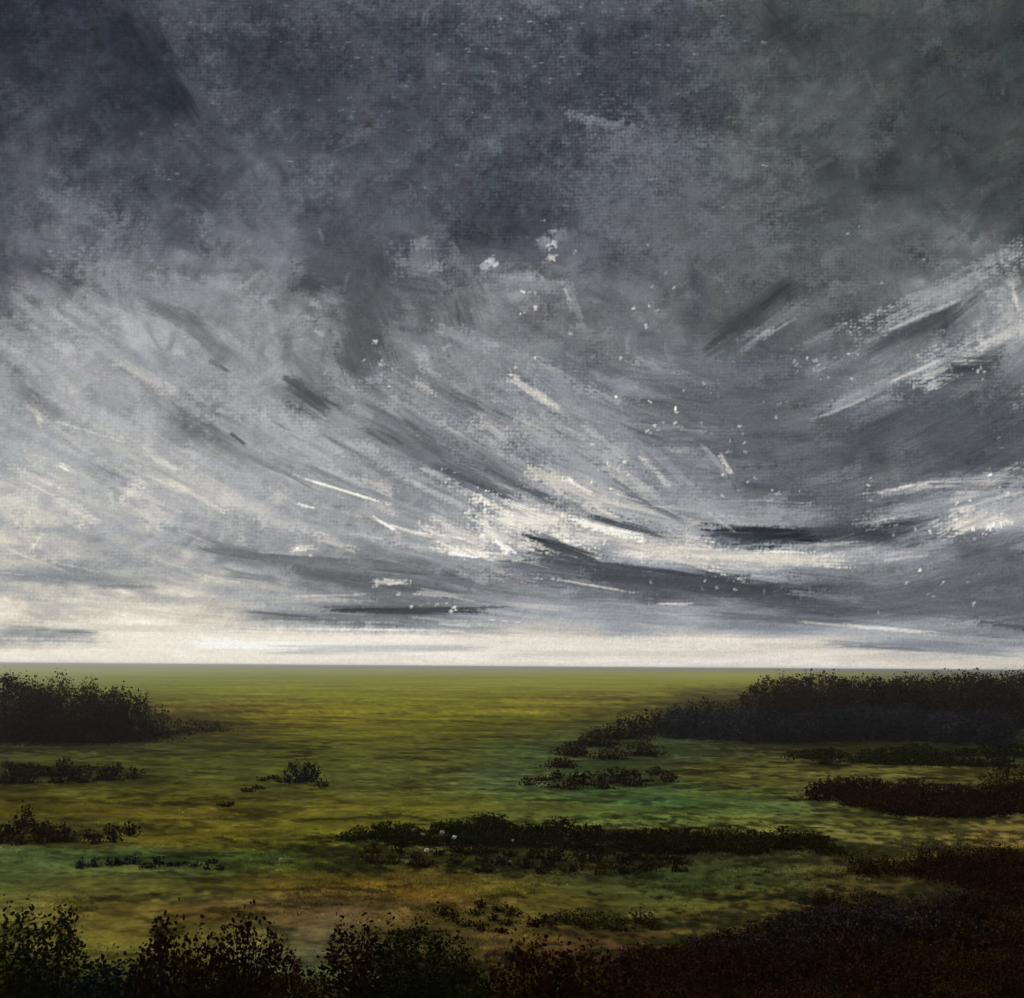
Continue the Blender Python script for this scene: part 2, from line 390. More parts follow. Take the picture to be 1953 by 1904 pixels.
srng = np.random.default_rng(5)


def auto(n, yr, lr, wr, jit, al, mode, seed, bris=0.8, scum=0.7, soft=1.6, xr=(-120, 2075)):
    for k in range(n):
        x = srng.uniform(*xr)
        y = yr[0] + (yr[1] - yr[0]) * srng.uniform()
        f_ = math.degrees(math.atan(float(flow_slope(np.array(x), np.array(y)))))
        up_ = float(smoothstep(np.array(y), 820, 420))
        if mode == 'flow':
            a = f_ + srng.normal(0, 5 if y < 1120 else 1.5)
        else:
            a = srng.choice([f_ * 0.6, -38, 52, 85], p=[.4, .25, .15, .2]) + srng.normal(0, 16)
        ln = srng.uniform(*lr); wd = srng.uniform(*wr)
        if mode == 'flow':
            near = np.clip((TOPV - y) / 300, 0.25, 1)
            wd *= near
        if y + abs(math.sin(math.radians(a))) * ln * .5 + wd > 1262: continue
        L = float(lum_grid(np.array(x), np.array(y)))
        jj = jit * (0.35 if y > 1190 else 1.0)
        L = L * math.exp(srng.normal(0, jj))
        c = tone(L, x, y) + srng.normal(0, 1.6, 3)
        stroke(x, y, ln, wd, a, c, al * srng.uniform(.6, 1), seed + k * 3, bris, scum, srng.normal(0, .03), soft)


auto(1200, (-60, 760), (40, 130), (22, 56), .10, .5, 'dab', 1000, .8, 1.0, 1.2)
auto(700, (-60, 640), (24, 80), (14, 40), .13, .5, 'dab', 6000, .9, 1.3, 1.2)
auto(700, (600, 1255), (70, 240), (10, 40), .06, .5, 'flow', 10000, 1.0, .9, 1.3)
auto(1100, (480, 1100), (16, 80), (10, 34), .10, .5, 'dab', 15000, 1.0, 1.6, 1.1)
auto(420, (690, 1130), (30, 130), (12, 38), .16, .6, 'flow', 17000, 1.2, 1.8, 1.1, (620, 1480))
auto(200, (640, 1180), (40, 140), (14, 40), .14, .6, 'flow', 19000, 1.2, 1.6, 1.1, (1450, 2000))
for k, (x, y, ln, wd, ang, L, al) in enumerate(STROKES):
    big = wd > 42
    if L > 175 and wd < 15 and y > 1000: al *= 0.65
    if L < 84 and ln < 220 and y < 660: al *= 0.75
    stroke(x, y, ln * (1.05 if big else 1.0), wd * (1.15 if big else 1.0), ang, tone(L, x, y), al, 20000 + k * 5,
           1.0 if big else .8, (1.3 if big else 1.0) * (0.4 if y > 1170 else 1), 0.0, 0.9 if big else 1.5)
    # companions break each mark into several
    for q in range(3 if wd > 8 else 0):
        dx_ = srng.uniform(-.5, .5) * ln; dy_ = srng.uniform(-.55, .55) * wd
        ca, sa = math.cos(math.radians(ang)), math.sin(math.radians(ang))
        stroke(x + dx_ * ca - dy_ * sa, y + dx_ * sa + dy_ * ca, ln * srng.uniform(.25, .6), wd * srng.uniform(.18, .45), ang + srng.normal(0, min(5, 500 / ln)),
               tone(L * math.exp(srng.normal(0.02, .12)), x, y), al * .8, 30000 + k * 9 + q, 1.0, 1.2 * (0.4 if y > 1170 else 1))
auto(700, (760, 1258), (24, 120), (2.0, 7.0), .11, .45, 'flow', 40000, .8, .8, 1.6)
auto(500, (-40, 700), (10, 40), (4, 12), .14, .45, 'dab', 50000, .9, 1.5, 1.3)

# flecks of bare white where the brush skipped
FLECK = [(1300, 815, 110, 16, 26), (1560, 705, 60, 30, 22), (1400, 865, 40, 60, 16), (1450, 925, 60, 20, 14), (1290, 760, 120, 40, 14), (1420, 780, 120, 80, 16),
         (1050, 470, 40, 40, 22), (1000, 560, 80, 50, 14), (1060, 680, 100, 60, 16), (1610, 700, 60, 30, 12), (1855, 712, 40, 26, 14), (1665, 925, 10, 40, 8),
         (1860, 985, 80, 40, 24), (1750, 1010, 90, 14, 12), (950, 1030, 60, 30, 20), (900, 1055, 80, 14, 14), (840, 1160, 80, 12, 16), (750, 1110, 60, 14, 14),
         (1150, 900, 120, 60, 20), (1380, 1115, 120, 20, 12), (1800, 1130, 120, 60, 18), (860, 900, 60, 30, 14), (720, 690, 60, 60, 12), (1240, 610, 60, 30, 8),
         (1700, 460, 120, 60, 10), (580, 1045, 40, 14, 10), (1260, 590, 70, 80, 8), (1910, 900, 30, 120, 14)]
for k, (x, y, sx, sy, n) in enumerate(FLECK):
    for q in range(int(n * 0.5)):
        xx, yy = x + srng.normal(0, sx * .5), y + srng.normal(0, sy * .5)
        L = min(228, float(lum_grid(np.array(xx), np.array(yy))) * srng.uniform(1.1, 1.75) + 14)
        stroke(xx, yy, srng.uniform(3, 10), srng.uniform(2.5, 8), srng.choice([0, 85, 30, -30]) + srng.normal(0, 12), tone(L, xx, yy), srng.uniform(.5, .9), 60000 + k * 50 + q, 1.0, 1.4, 0, 1.2)
for k in range(380):  # canvas glints, drawn into the sky colour as short pale dashes
    y = abs(srng.normal(0, 170)); x = srng.uniform(250, 1470)
    if fbm(np.array(x / 130), np.array(y / 90), 77, 2) < 0.46: continue
    L = float(lum_grid(np.array(x), np.array(y))) * srng.uniform(1.2, 1.75)
    stroke(x, y, srng.uniform(3, 12), srng.uniform(1.6, 2.8), srng.normal(0, 6), tone(L, x, y) + [-2, 2, 4], .7, 70000 + k, .3, .6)
wv = 0.20 * smoothstep(SPY, 700, 0) * smoothstep(SPX, 1700, 1200) + 0.10
gain_ = 1 + (CANV - 0.5) * wv * (0.35 + 0.65 * hz) + srng.normal(0, 0.022, CANV.shape)
sky_img *= gain_[..., None]


def blur(a, r):
    for ax in (0, 1):
        c = np.cumsum(np.concatenate([np.repeat(np.take(a, [0], ax), r + 1, ax), a, np.repeat(np.take(a, [-1], ax), r, ax)], ax), ax)
        n = a.shape[ax]
        a = (np.take(c, np.arange(2 * r + 1, 2 * r + 1 + n), ax) - np.take(c, np.arange(0, n), ax)) / (2 * r + 1)
    return a


_b1 = blur(sky_img, 2); _b2 = blur(blur(sky_img, 14), 14)
_s = (0.45 + 0.55 * smoothstep(SPX, 500, 1100))[..., None]
sky_img += (sky_img - _b1) * 0.5 * _s + (_b1 - _b2) * (0.40 + 0.18 * smoothstep(SPY, 760, 420))[..., None]
_m = sky_img.mean(-1, keepdims=True)
sky_img += (smoothstep(_m, 40, 200) - (_m - 40) / 160) * 22 + 3
np.clip(sky_img, 3, 250, out=sky_img)


def build_sky():
    lin = s2l(sky_img) * SKYF
    R = 9000.0
    V, C, Q = [], [], []
    A_, E_ = np.meshgrid(sk_az, sk_el)
    V.append(np.stack([np.sin(A_) * np.cos(E_), np.cos(A_) * np.cos(E_), np.sin(E_)], -1).reshape(-1, 3) * R)
    C.append(lin.reshape(-1, 3))
    nr_, nc_ = A_.shape

    def grid(nr_, nc_, off):
        j, i = np.meshgrid(np.arange(nr_ - 1), np.arange(nc_ - 1), indexing='ij')
        return np.stack([j * nc_ + i, (j + 1) * nc_ + i, (j + 1) * nc_ + i + 1, j * nc_ + i + 1], -1).reshape(-1, 4) + off
    Q.append(grid(nr_, nc_, 0))
    # the rest of the ring carries the same cloud on round behind the viewer
    ra = np.linspace(SKY_AZ, 2 * math.pi - SKY_AZ, 1500)
    re = sk_el[np.unique(np.linspace(0, nr_ - 1, 300).astype(int))]
    rows_ = np.searchsorted(sk_el, re - 1e-9)
    ph = (ra - SKY_AZ) / (2 * SKY_AZ)
    tri = 1 - np.abs((ph % 2) - 1)
    # starts at the right edge of the front, ends at its left edge
    cols_ = np.clip(((1 - tri) * (nc_ - 1)).astype(int), 0, nc_ - 1)
    blend = smoothstep(ra, 2 * math.pi - SKY_AZ - 0.5, 2 * math.pi - SKY_AZ)[None, :, None]
    cols2 = np.clip(((2 * math.pi - SKY_AZ - ra) / (2 * SKY_AZ) * (nc_ - 1)).astype(int), 0, nc_ - 1)
    soft = blur(lin, 1)
    cc = soft[rows_][:, cols_] * (1 - blend) + soft[rows_][:, cols2] * blend
    A2, E2 = np.meshgrid(ra, re)
    V.append(np.stack([np.sin(A2) * np.cos(E2), np.cos(A2) * np.cos(E2), np.sin(E2)], -1).reshape(-1, 3) * R)
    C.append(cc.reshape(-1, 3))
    Q.append(grid(len(re), len(ra), nr_ * nc_))
    V = np.vstack(V); C = np.vstack(C); Q = np.vstack(Q)
    m = bpy.data.materials.new('storm_sky')
    m.use_nodes = True
    t = m.node_tree
    t.nodes.clear()
    g = N(t)
    at = g.node('ShaderNodeAttribute', attribute_name='tint')
    geo = g.node('ShaderNodeNewGeometry')
    n = g.noise(S(g, geo.outputs['Position']), 1 / 9.0, 2, 0.6)
    em = g.node('ShaderNodeEmission')
    g.put(em.inputs['Color'], g.scale(S(g, at.outputs['Color']), g.math('MULTIPLY_ADD', n, 0.16, 0.92)))
    out = g.node('ShaderNodeOutputMaterial')
    t.links.new(em.outputs[0], out.inputs['Surface'])
    m.cycles.emission_sampling = 'NONE'
    me = mesh_np('sky', V, Q.ravel(), [4] * len(Q), m, C)
    tag(link('sky', me), kind='structure')


def build_world():
    """daylight above the painted cloud ring: clear sky seen through grey overcast"""
    w = bpy.data.worlds.new('World')
    scene.world = w
    w.use_nodes = True
    t = w.node_tree
    t.nodes.clear()
    g = N(t)
    sky = g.node('ShaderNodeTexSky', sky_type='NISHITA')
    sky.sun_disc = False
    sky.sun_elevation = SUN_EL
    sky.sun_rotation = SUN_AZ
    clear = g.scale(S(g, sky.outputs[0]), 1.0)
    col = g.mix(0.85, clear, (1.55, 1.6, 1.75, 1))
    bg = g.node('ShaderNodeBackground')
    g.put(bg.inputs['Color'], col)
    bg.inputs['Strength'].default_value = 0.06
    out = g.node('ShaderNodeOutputWorld')
    t.links.new(bg.outputs[0], out.inputs[0])


build_sky()
SUN_EL = math.radians(46)
SUN_AZ = math.radians(-35)          # ahead and to the left
build_world()
sun = bpy.data.lights.new('sun', 'SUN')
sun.energy = 1.5
sun.angle = math.radians(14)
sun.color = (1.0, 0.95, 0.86)
suno = bpy.data.objects.new('sun', sun)
COL.objects.link(suno)
sd = Vector((math.sin(SUN_AZ) * math.cos(SUN_EL), math.cos(SUN_AZ) * math.cos(SUN_EL), math.sin(SUN_EL)))
suno.rotation_euler = sd.to_track_quat('Z', 'Y').to_euler()

# ------------------------------------------------------------------ the moor
#@LAND
ALB = 0.84        # picture value over pigment value on open turf
MX = [0, 200, 400, 600, 800, 1000, 1200, 1400, 1600, 1800, 1953]
MY = [1278, 1292, 1320, 1350, 1380, 1420, 1480, 1540, 1600, 1640, 1690, 1740, 1800, 1860, 1904]
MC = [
 [(146,148,96)]*2 + [(142,144,84)]*2 + [(146,148,84)]*2 + [(148,150,76),(154,154,60),(150,146,60),(120,116,60),(110,106,60)],  # farthest rows run paler: horizon haze is mixed into the turf colour
 [(118,122,72),(122,126,72),(122,126,56),(122,122,46),(124,122,44),(130,130,46),(134,132,46),(142,140,44),(110,106,40),(90,86,40),(90,86,40)],
 [(90,92,40),(100,102,40),(114,114,36),(118,116,30),(120,116,30),(122,118,34),(118,110,34),(90,80,30),(60,50,26),(40,34,22),(40,34,22)],
 [(70,64,30),(78,70,28),(100,88,26),(108,100,24),(110,104,24),(112,104,26),(92,84,28),(60,52,26),(40,34,26),(40,36,28),(36,32,24)],
 [(56,52,26),(66,58,24),(84,72,26),(98,90,24),(96,90,24),(92,88,28),(66,68,32),(50,50,34),(44,44,40),(44,44,44),(36,34,30)],
 [(56,60,32),(62,64,32),(66,66,26),(78,76,26),(78,76,28),(70,78,42),(60,70,46),(58,62,40),(48,50,26),(44,46,22),(40,42,20)],
 [(60,58,22),(70,70,28),(70,72,30),(74,78,34),(84,86,42),(76,86,56),(72,82,50),(84,80,36),(94,88,44),(92,86,44),(70,66,34)],
 [(68,60,20),(78,70,22),(84,74,22),(88,80,26),(90,84,28),(86,94,44),(70,96,54),(74,92,52),(82,84,46),(84,78,42),(80,74,38)],
 [(74,72,34),(92,86,38),(96,88,30),(88,84,26),(90,86,30),(96,92,40),(100,98,46),(108,104,50),(104,98,50),(110,98,50),(126,106,56)],
 [(68,80,46),(64,80,46),(60,74,36),(58,68,28),(60,62,32),(58,60,34),(56,60,36),(56,60,36),(70,66,36),(70,60,34),(50,42,22)],
 [(76,82,42),(92,88,44),(84,80,36),(98,80,28),(104,80,26),(94,84,34),(66,76,42),(60,66,36),(78,68,34),(70,60,32),(36,28,16)],
 [(108,100,50),(104,92,42),(90,72,40),(86,66,42),(94,74,36),(94,82,36),(76,76,36),(80,70,32),(74,62,34),(44,36,22),(28,20,10)],
 [(70,68,34),(112,102,44),(90,84,40),(84,74,54),(60,52,30),(84,66,36),(78,52,36),(60,46,28),(46,36,28),(30,22,14),(24,16,8)],
 [(30,28,14),(60,66,40),(40,40,22),(84,94,66),(40,40,22),(70,60,34),(44,34,18),(36,26,14),(28,20,10),(24,16,8),(22,14,6)],
 [(18,12,6),(30,30,16),(30,24,12),(80,92,64),(40,44,24),(40,34,16),(34,26,12),(34,30,14),(28,20,10),(24,16,8),(20,14,6)],
]
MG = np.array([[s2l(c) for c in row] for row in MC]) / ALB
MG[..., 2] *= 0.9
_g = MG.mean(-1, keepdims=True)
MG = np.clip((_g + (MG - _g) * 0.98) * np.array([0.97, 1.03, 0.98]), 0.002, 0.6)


# dark smears in the turf colour, under and between the heather, in ragged drifts
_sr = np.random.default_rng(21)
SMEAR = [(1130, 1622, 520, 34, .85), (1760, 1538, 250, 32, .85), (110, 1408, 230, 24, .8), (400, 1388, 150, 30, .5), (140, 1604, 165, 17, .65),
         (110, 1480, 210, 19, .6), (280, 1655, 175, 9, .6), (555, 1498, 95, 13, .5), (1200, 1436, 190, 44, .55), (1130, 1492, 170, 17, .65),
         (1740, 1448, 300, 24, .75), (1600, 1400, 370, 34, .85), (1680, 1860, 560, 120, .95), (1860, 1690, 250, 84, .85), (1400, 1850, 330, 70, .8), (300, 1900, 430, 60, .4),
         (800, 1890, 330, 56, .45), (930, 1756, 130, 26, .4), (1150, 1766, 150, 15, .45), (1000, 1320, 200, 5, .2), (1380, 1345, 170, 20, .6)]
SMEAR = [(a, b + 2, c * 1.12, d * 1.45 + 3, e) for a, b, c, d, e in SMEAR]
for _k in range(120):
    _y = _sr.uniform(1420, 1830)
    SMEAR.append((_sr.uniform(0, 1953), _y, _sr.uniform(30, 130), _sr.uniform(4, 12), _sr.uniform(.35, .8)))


def tints(x, y):
    """pigment of the turf at ground points, far haze included: read from the patch table in plan, its edges frayed by noise"""
    x = np.asarray(x, float); y = np.asarray(y, float)
    d = np.maximum(y, 2.0)
    n1 = fbm(x / (0.30 * d) * 2.2, np.log(d) * 14, 5, 4) - 0.5
    n2 = fbm(x / 0.9, y / 2.2, 9, 4) - 0.5
    xx = x + n1 * 0.10 * d + n2 * 0.3
    yy = np.maximum(y * (1 + n1 * 0.10 + n2 * 0.05), 2.5)
    P = np.stack([xx, yy, np.full_like(xx, -CAM_H)], -1) @ R3
    px = W0 / 2 + F * P[..., 0] / np.maximum(-P[..., 2], 0.5)
    py = H0 / 2 - F * P[..., 1] / np.maximum(-P[..., 2], 0.5)
    gx = np.array(MX, float); gy = np.array(MY, float)
    dab = fbm(x / (0.007 * d + 0.012), np.log(d) * 85, 53, 4) - 0.5
    frag = fbm(x / (0.035 * d), np.log(d) * 30, 55, 3) - 0.5
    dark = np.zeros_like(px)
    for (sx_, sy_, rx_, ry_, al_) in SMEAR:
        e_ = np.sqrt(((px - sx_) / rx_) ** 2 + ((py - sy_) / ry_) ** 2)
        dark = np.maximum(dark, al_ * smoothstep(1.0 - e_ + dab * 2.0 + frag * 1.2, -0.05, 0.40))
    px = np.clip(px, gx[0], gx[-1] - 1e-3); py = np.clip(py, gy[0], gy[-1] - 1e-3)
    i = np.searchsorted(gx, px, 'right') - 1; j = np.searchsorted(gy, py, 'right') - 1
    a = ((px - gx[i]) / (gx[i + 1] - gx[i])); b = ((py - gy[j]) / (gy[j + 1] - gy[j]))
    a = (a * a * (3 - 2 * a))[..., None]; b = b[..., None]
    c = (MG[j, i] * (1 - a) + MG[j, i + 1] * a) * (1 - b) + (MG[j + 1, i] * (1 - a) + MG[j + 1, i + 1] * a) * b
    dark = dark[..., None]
    smear_tint = np.array([0.014, 0.011, 0.0035]) + (0.010 * smoothstep(frag, -0.1, 0.2))[..., None] * np.array([0.6, 1.0, 0.35])
    c = c * (1 - dark) + smear_tint * dark
    big_ = (fbm(x / (0.07 * d), np.log(d) * 17, 57, 4) - 0.5) * np.clip(90 / d, 0.1, 1)
    c = c * np.exp(big_[..., None] * np.array([1.0, 1.1, 1.1]))
    # streaks: the turf lies in thin drifts across the slope
    v = fbm(x / (0.022 * d + 0.05), np.log(d) * 40, 21, 4) - 0.5
    s = fbm(x / (0.05 * d), np.log(d) * 45, 33, 3) - 0.5
    q = fbm(x / 0.22, y / 0.5, 35, 3) - 0.5
    hue = (fbm(x / (0.05 * d + 0.1), np.log(d) * 30, 37, 3) - 0.5)[..., None] * np.array([0.2, 0.05, -0.25])
    far_ = np.clip(60 / d, 0.15, 1)
    w_ = fbm(x / (0.005 * d + 0.01), np.log(d) * 110, 39, 3) - 0.5
    pat = smoothstep(fbm(x / (0.07 * d), np.log(d) * 22, 47, 4), 0.52, 0.70) * smoothstep(fbm(x / (0.010 * d + 0.02), np.log(d) * 70, 49, 3), 0.42, 0.62)
    return c * np.exp((v * 0.9 + s * 0.8 + q * 0.6 + w_ * 0.95 - pat * 0.8 * smoothstep(d, 200, 60))[..., None] * far_[..., None] + hue * far_[..., None])


def height(x, y):
    return (fbm(x / 1.3, y / 1.3, 41, 3) - 0.5) * 0.06 + (fbm(x / 9.0, y / 9.0, 43, 2) - 0.5) * 0.14


def turf_material(name, blade):
    m = bpy.data.materials.new(name)
    m.use_nodes = True
    g = N(m.node_tree)
    b = m.node_tree.nodes['Principled BSDF']
    at = g.node('ShaderNodeAttribute', attribute_name='tint')
    geo = g.node('ShaderNodeNewGeometry')
    p = S(g, geo.outputs['Position'])
    n = g.noise(p, 9.0, 5, 0.65)
    n2 = g.noise(p, 45.0, 3, 0.6)
    c = g.scale(S(g, at.outputs['Color']), g.math('EXPONENT', (n - 0.5) * 1.1 + (n2 - 0.5) * 0.7))
    g.put(b.inputs['Base Color'], c)
    b.inputs['Roughness'].default_value = 0.9
    b.inputs['Specular IOR Level'].default_value = 0.0
    if blade:      # thin blades let half the light through
        tr = g.node('ShaderNodeBsdfTranslucent')
        g.put(tr.inputs['Color'], c)
        mx = g.node('ShaderNodeMixShader')
        mx.inputs[0].default_value = 0.5
        m.node_tree.links.new(b.outputs[0], mx.inputs[1])
        m.node_tree.links.new(tr.outputs[0], mx.inputs[2])
        m.node_tree.links.new(mx.outputs[0], m.node_tree.nodes['Material Output'].inputs['Surface'])
    if not blade:
        bp = g.node('ShaderNodeBump')
        bp.inputs['Strength'].default_value = 0.5
        bp.inputs['Distance'].default_value = 0.05
        g.put(bp.inputs['Height'], n + n2 * 0.5)
        m.node_tree.links.new(bp.outputs[0], b.inputs['Normal'])
    return m


TURF = turf_material('moor_turf', False)
BLADE = turf_material('grass_blades', True)

# one sheet reaching the horizon
th = np.radians(np.concatenate([np.arange(-34, 34.01, 0.095), np.arange(38, 326, 4.0)]))
rr = np.concatenate([np.geomspace(1.5, 60, 560), np.geomspace(60, 2600, 120)[1:]])
TH, RR = np.meshgrid(th, rr)
gx_, gy_ = np.sin(TH) * RR, np.cos(TH) * RR
gz = height(gx_, gy_) * np.clip(RR / 8, 0.3, 1) * np.where(RR > 300, 300 / RR, 1)
V = np.stack([gx_, gy_, gz], -1).reshape(-1, 3)
V = np.vstack([V, [[0, 0, 0]]])
nt, nr = len(th), len(rr)
jj, ii = np.meshgrid(np.arange(nr - 1), np.arange(nt), indexing='ij')
i2 = (ii + 1) % nt
quads = np.stack([jj * nt + ii, jj * nt + i2, (jj + 1) * nt + i2, (jj + 1) * nt + ii], -1).reshape(-1, 4)[:, ::-1]
fan = np.stack([np.full(nt, len(V) - 1), np.arange(nt), (np.arange(nt) + 1) % nt], -1)[:, ::-1]
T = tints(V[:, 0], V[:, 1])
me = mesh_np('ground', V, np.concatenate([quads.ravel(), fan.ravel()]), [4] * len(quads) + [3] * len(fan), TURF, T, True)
tag(link('ground', me), kind='structure')

# grass blades over the nearer turf: too many to count
NB = 190000
az_ = np.radians(rng.uniform(-26, 26, NB))
dd = np.exp(rng.uniform(math.log(5.0), math.log(26.0), NB))
keep = rng.uniform(0, 1, NB) < smoothstep(fbm(np.sin(az_) * dd / 0.9, dd / 1.6, 77, 4), 0.40, 0.66) * smoothstep(dd, 26, 12)
az_, dd = az_[keep], dd[keep]
bx, by = np.sin(az_) * dd, np.cos(az_) * dd
nb = len(bx)
hh = rng.uniform(0.012, 0.038, nb)
ww = (0.002 + 0.00035 * dd) * rng.uniform(0.7, 1.4, nb)
yaw = rng.uniform(0, 2 * math.pi, nb)
lean = rng.normal(0, 0.55, (nb, 2)) * hh[:, None]
z0 = height(bx, by) - 0.01
base = np.stack([bx, by, z0], -1)
side = np.stack([np.cos(yaw) * ww, np.sin(yaw) * ww, np.zeros(nb)], -1)
tip = base + np.stack([lean[:, 0], lean[:, 1], hh], -1)
mid = (base * 0.5 + tip * 0.5) + np.stack([-lean[:, 0] * 0.15, -lean[:, 1] * 0.15, hh * 0.1], -1)
BV = np.stack([base - side, base + side, mid + side * 0.8, tip, mid - side * 0.8], 1).reshape(-1, 3)
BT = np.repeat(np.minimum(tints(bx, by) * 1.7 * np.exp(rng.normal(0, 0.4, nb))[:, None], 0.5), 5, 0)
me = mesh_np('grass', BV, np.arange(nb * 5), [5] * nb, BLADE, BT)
tag(link('grass', me), 'short rough olive and ochre grass covering the open moor', 'grass', kind='stuff')


# ------------------------------------------------------------------ shrubs
def plant_material(name, c1, c2):
    m = bpy.data.materials.new(name)
    m.use_nodes = True
    g = N(m.node_tree)
    b = m.node_tree.nodes['Principled BSDF']
    tc = g.node('ShaderNodeTexCoord')
    oi = g.node('ShaderNodeObjectInfo')
    p = S(g, tc.outputs['Object'])
    n = g.noise(p, 7.0, 4, 0.6)
    n2 = g.noise(p, 60.0, 2, 0.6)
    c = g.mix(g.smooth(n + (n2 - 0.5) * 0.5, 0.35, 0.65), (*(s2l(c1)), 1), (*(s2l(c2)), 1))
    c = g.scale(c, g.math('MULTIPLY_ADD', S(g, oi.outputs['Random']), 0.7, 0.65))
    g.put(b.inputs['Base Color'], c)
    b.inputs['Roughness'].default_value = 0.85
    b.inputs['Specular IOR Level'].default_value = 0.0
    return m


MAT = {
 'brown': plant_material('brown_heather', (42, 23, 6), (62, 39, 10)),
 'green': plant_material('dark_green_heather', (32, 34, 10), (54, 54, 16)),
 'grey': plant_material('grey_heather', (56, 54, 60), (68, 66, 70)),
 'olive': plant_material('olive_scrub', (58, 52, 22), (84, 72, 32)),
 'teal': plant_material('blue_green_juniper', (26, 36, 34), (44, 54, 50)),
 'cotton': plant_material('cotton_down', (228, 226, 214), (240, 238, 228)),
 'purple': plant_material('purple_grey_heather', (52, 44, 42), (68, 57, 52)),
 'stem': plant_material('woody_stem', (40, 28, 18), (62, 46, 30)),
}


def crown(seed, hgt, n_sprig, n_leaf, leaf, wild=0.35, flat=False, fray=0.16):
    """sprigs that rise and spread from one foot (spread 1, height hgt); returns leaf and stem mesh arrays"""
    r = np.random.default_rng(seed)
    ph = r.uniform(0, 2 * math.pi, n_sprig)
    q = np.sqrt(r.uniform(0, 1, n_sprig))
    lob = 1 + wild * (np.sin(ph * 2 + r.uniform(0, 6)) * 0.4 + np.sin(ph * 3 + r.uniform(0, 6)) * 0.35 + np.sin(ph * 5 + r.uniform(0, 6)) * 0.25)
    rad_i = q * lob
    top = hgt * (np.sqrt(np.clip(1 - (q * 0.95) ** 2, 0, 1)) if not flat else (1 - 0.5 * q ** 2.5))
    top = top * (r.uniform(0.84, 0.98, n_sprig) if flat else r.uniform(0.62, 0.95, n_sprig)) * (1 + wild * 0.3 * np.sin(ph * 3 + q * 4 + r.uniform(0, 6)))
    top = np.minimum(np.where(r.uniform(0, 1, n_sprig) < (0.0 if flat else 0.06), top * 1.15, top), hgt * 1.05)
    tipp = np.stack([np.cos(ph) * rad_i, np.sin(ph) * rad_i, top], -1)
    foot = np.stack([np.cos(ph) * rad_i * 0.2, np.sin(ph) * rad_i * 0.2, np.full(n_sprig, -0.03)], -1)
    k = r.integers(0, n_sprig, n_leaf)
    t = 1 - (r.uniform(0, 1, n_leaf) ** 1.5) * 0.97
    out = np.stack([np.cos(ph), np.sin(ph), np.zeros(n_sprig)], -1)
    bend = np.sin(t * math.pi)[:, None] * out[k] * (rad_i[k] * 0.25)[:, None]
    c = foot[k] * (1 - t)[:, None] + tipp[k] * t[:, None] + bend
    c = c + r.normal(0, 1, (n_leaf, 3)) * np.array([0.05, 0.05, 0.05 * hgt])
    # low outliers creep out over the turf round the foot
    nf = int(n_leaf * fray)
    pf = r.uniform(0, 2 * math.pi, nf); qf = 0.75 + np.abs(r.normal(0, 0.38, nf))
    cl = np.floor(pf * 5) * 1.7
    qf = qf * (0.8 + 0.35 * np.sin(cl + seed))
    c[:nf] = np.stack([np.cos(pf) * qf, np.sin(pf) * qf, np.abs(r.normal(0, 0.10, nf)) * hgt], -1)
    c[:, 2] = np.maximum(c[:, 2], leaf * 0.2)
    d1 = r.normal(0, 1, (n_leaf, 3)); d1[:, 2] = np.abs(d1[:, 2]) * 0.8 + 0.2
    d1 /= np.linalg.norm(d1, axis=1)[:, None]
    d2 = np.cross(d1, r.normal(0, 1, (n_leaf, 3))); d2 /= np.linalg.norm(d2, axis=1)[:, None]
    s = leaf * r.uniform(0.5, 1.4, n_leaf)[:, None]
    lv = np.stack([c - d1 * s * 0.5, c - d1 * s * 0.1 + d2 * s * 0.36, c + d1 * s * 0.36 + d2 * s * 0.26, c + d1 * s * 0.62, c + d1 * s * 0.36 - d2 * s * 0.26, c - d1 * s * 0.1 - d2 * s * 0.36], 1).reshape(-1, 3)
    # stems: three-sided tapering tubes in two lengths
    ns = min(n_sprig, 26)
    sv, sf = [], []
    for i in range(ns):
        pts = [foot[i], foot[i] * 0.5 + tipp[i] * 0.5 + np.array([math.cos(ph[i]), math.sin(ph[i]), 0]) * rad_i[i] * 0.22, tipp[i]]
        rw = [0.014, 0.009, 0.003]
        b0 = len(sv)
        for pp, w_ in zip(pts, rw):
            for a in range(3):
                an = a * 2.094
                sv.append(pp + np.array([math.cos(an) * w_, math.sin(an) * w_, 0]))
        for lv_ in range(2):
            for a in range(3):
                e = b0 + lv_ * 3
                sf += [e + a, e + (a + 1) % 3, e + 3 + (a + 1) % 3, e + 3 + a]
    return lv, n_leaf, np.array(sv), sf


def place_z(x, y):
    return float(height(np.array([x]), np.array([y]))[0])


def copy_thing(o, parent=None):
    c = o.copy()
    COL.objects.link(c)
    if parent: c.parent = parent
    for ch in list(o.children):
        copy_thing(ch, c)
    return c


def make_plant(name, kind, seed, hgt, n_sprig, n_leaf, leaf, wild=0.35, flat=False, fray=0.16):
    root = link(name, None)
    lv, n, sv, sf = crown(seed, hgt, n_sprig, n_leaf, leaf, wild, flat, fray)
    link('foliage', mesh_np('foliage', lv, np.arange(n * 6), [6] * n, MAT[kind]), root)
    link('stem', mesh_np('stem', sv, sf, [4] * (len(sf) // 4), MAT['stem']), root)
    return root


PROTO = {}


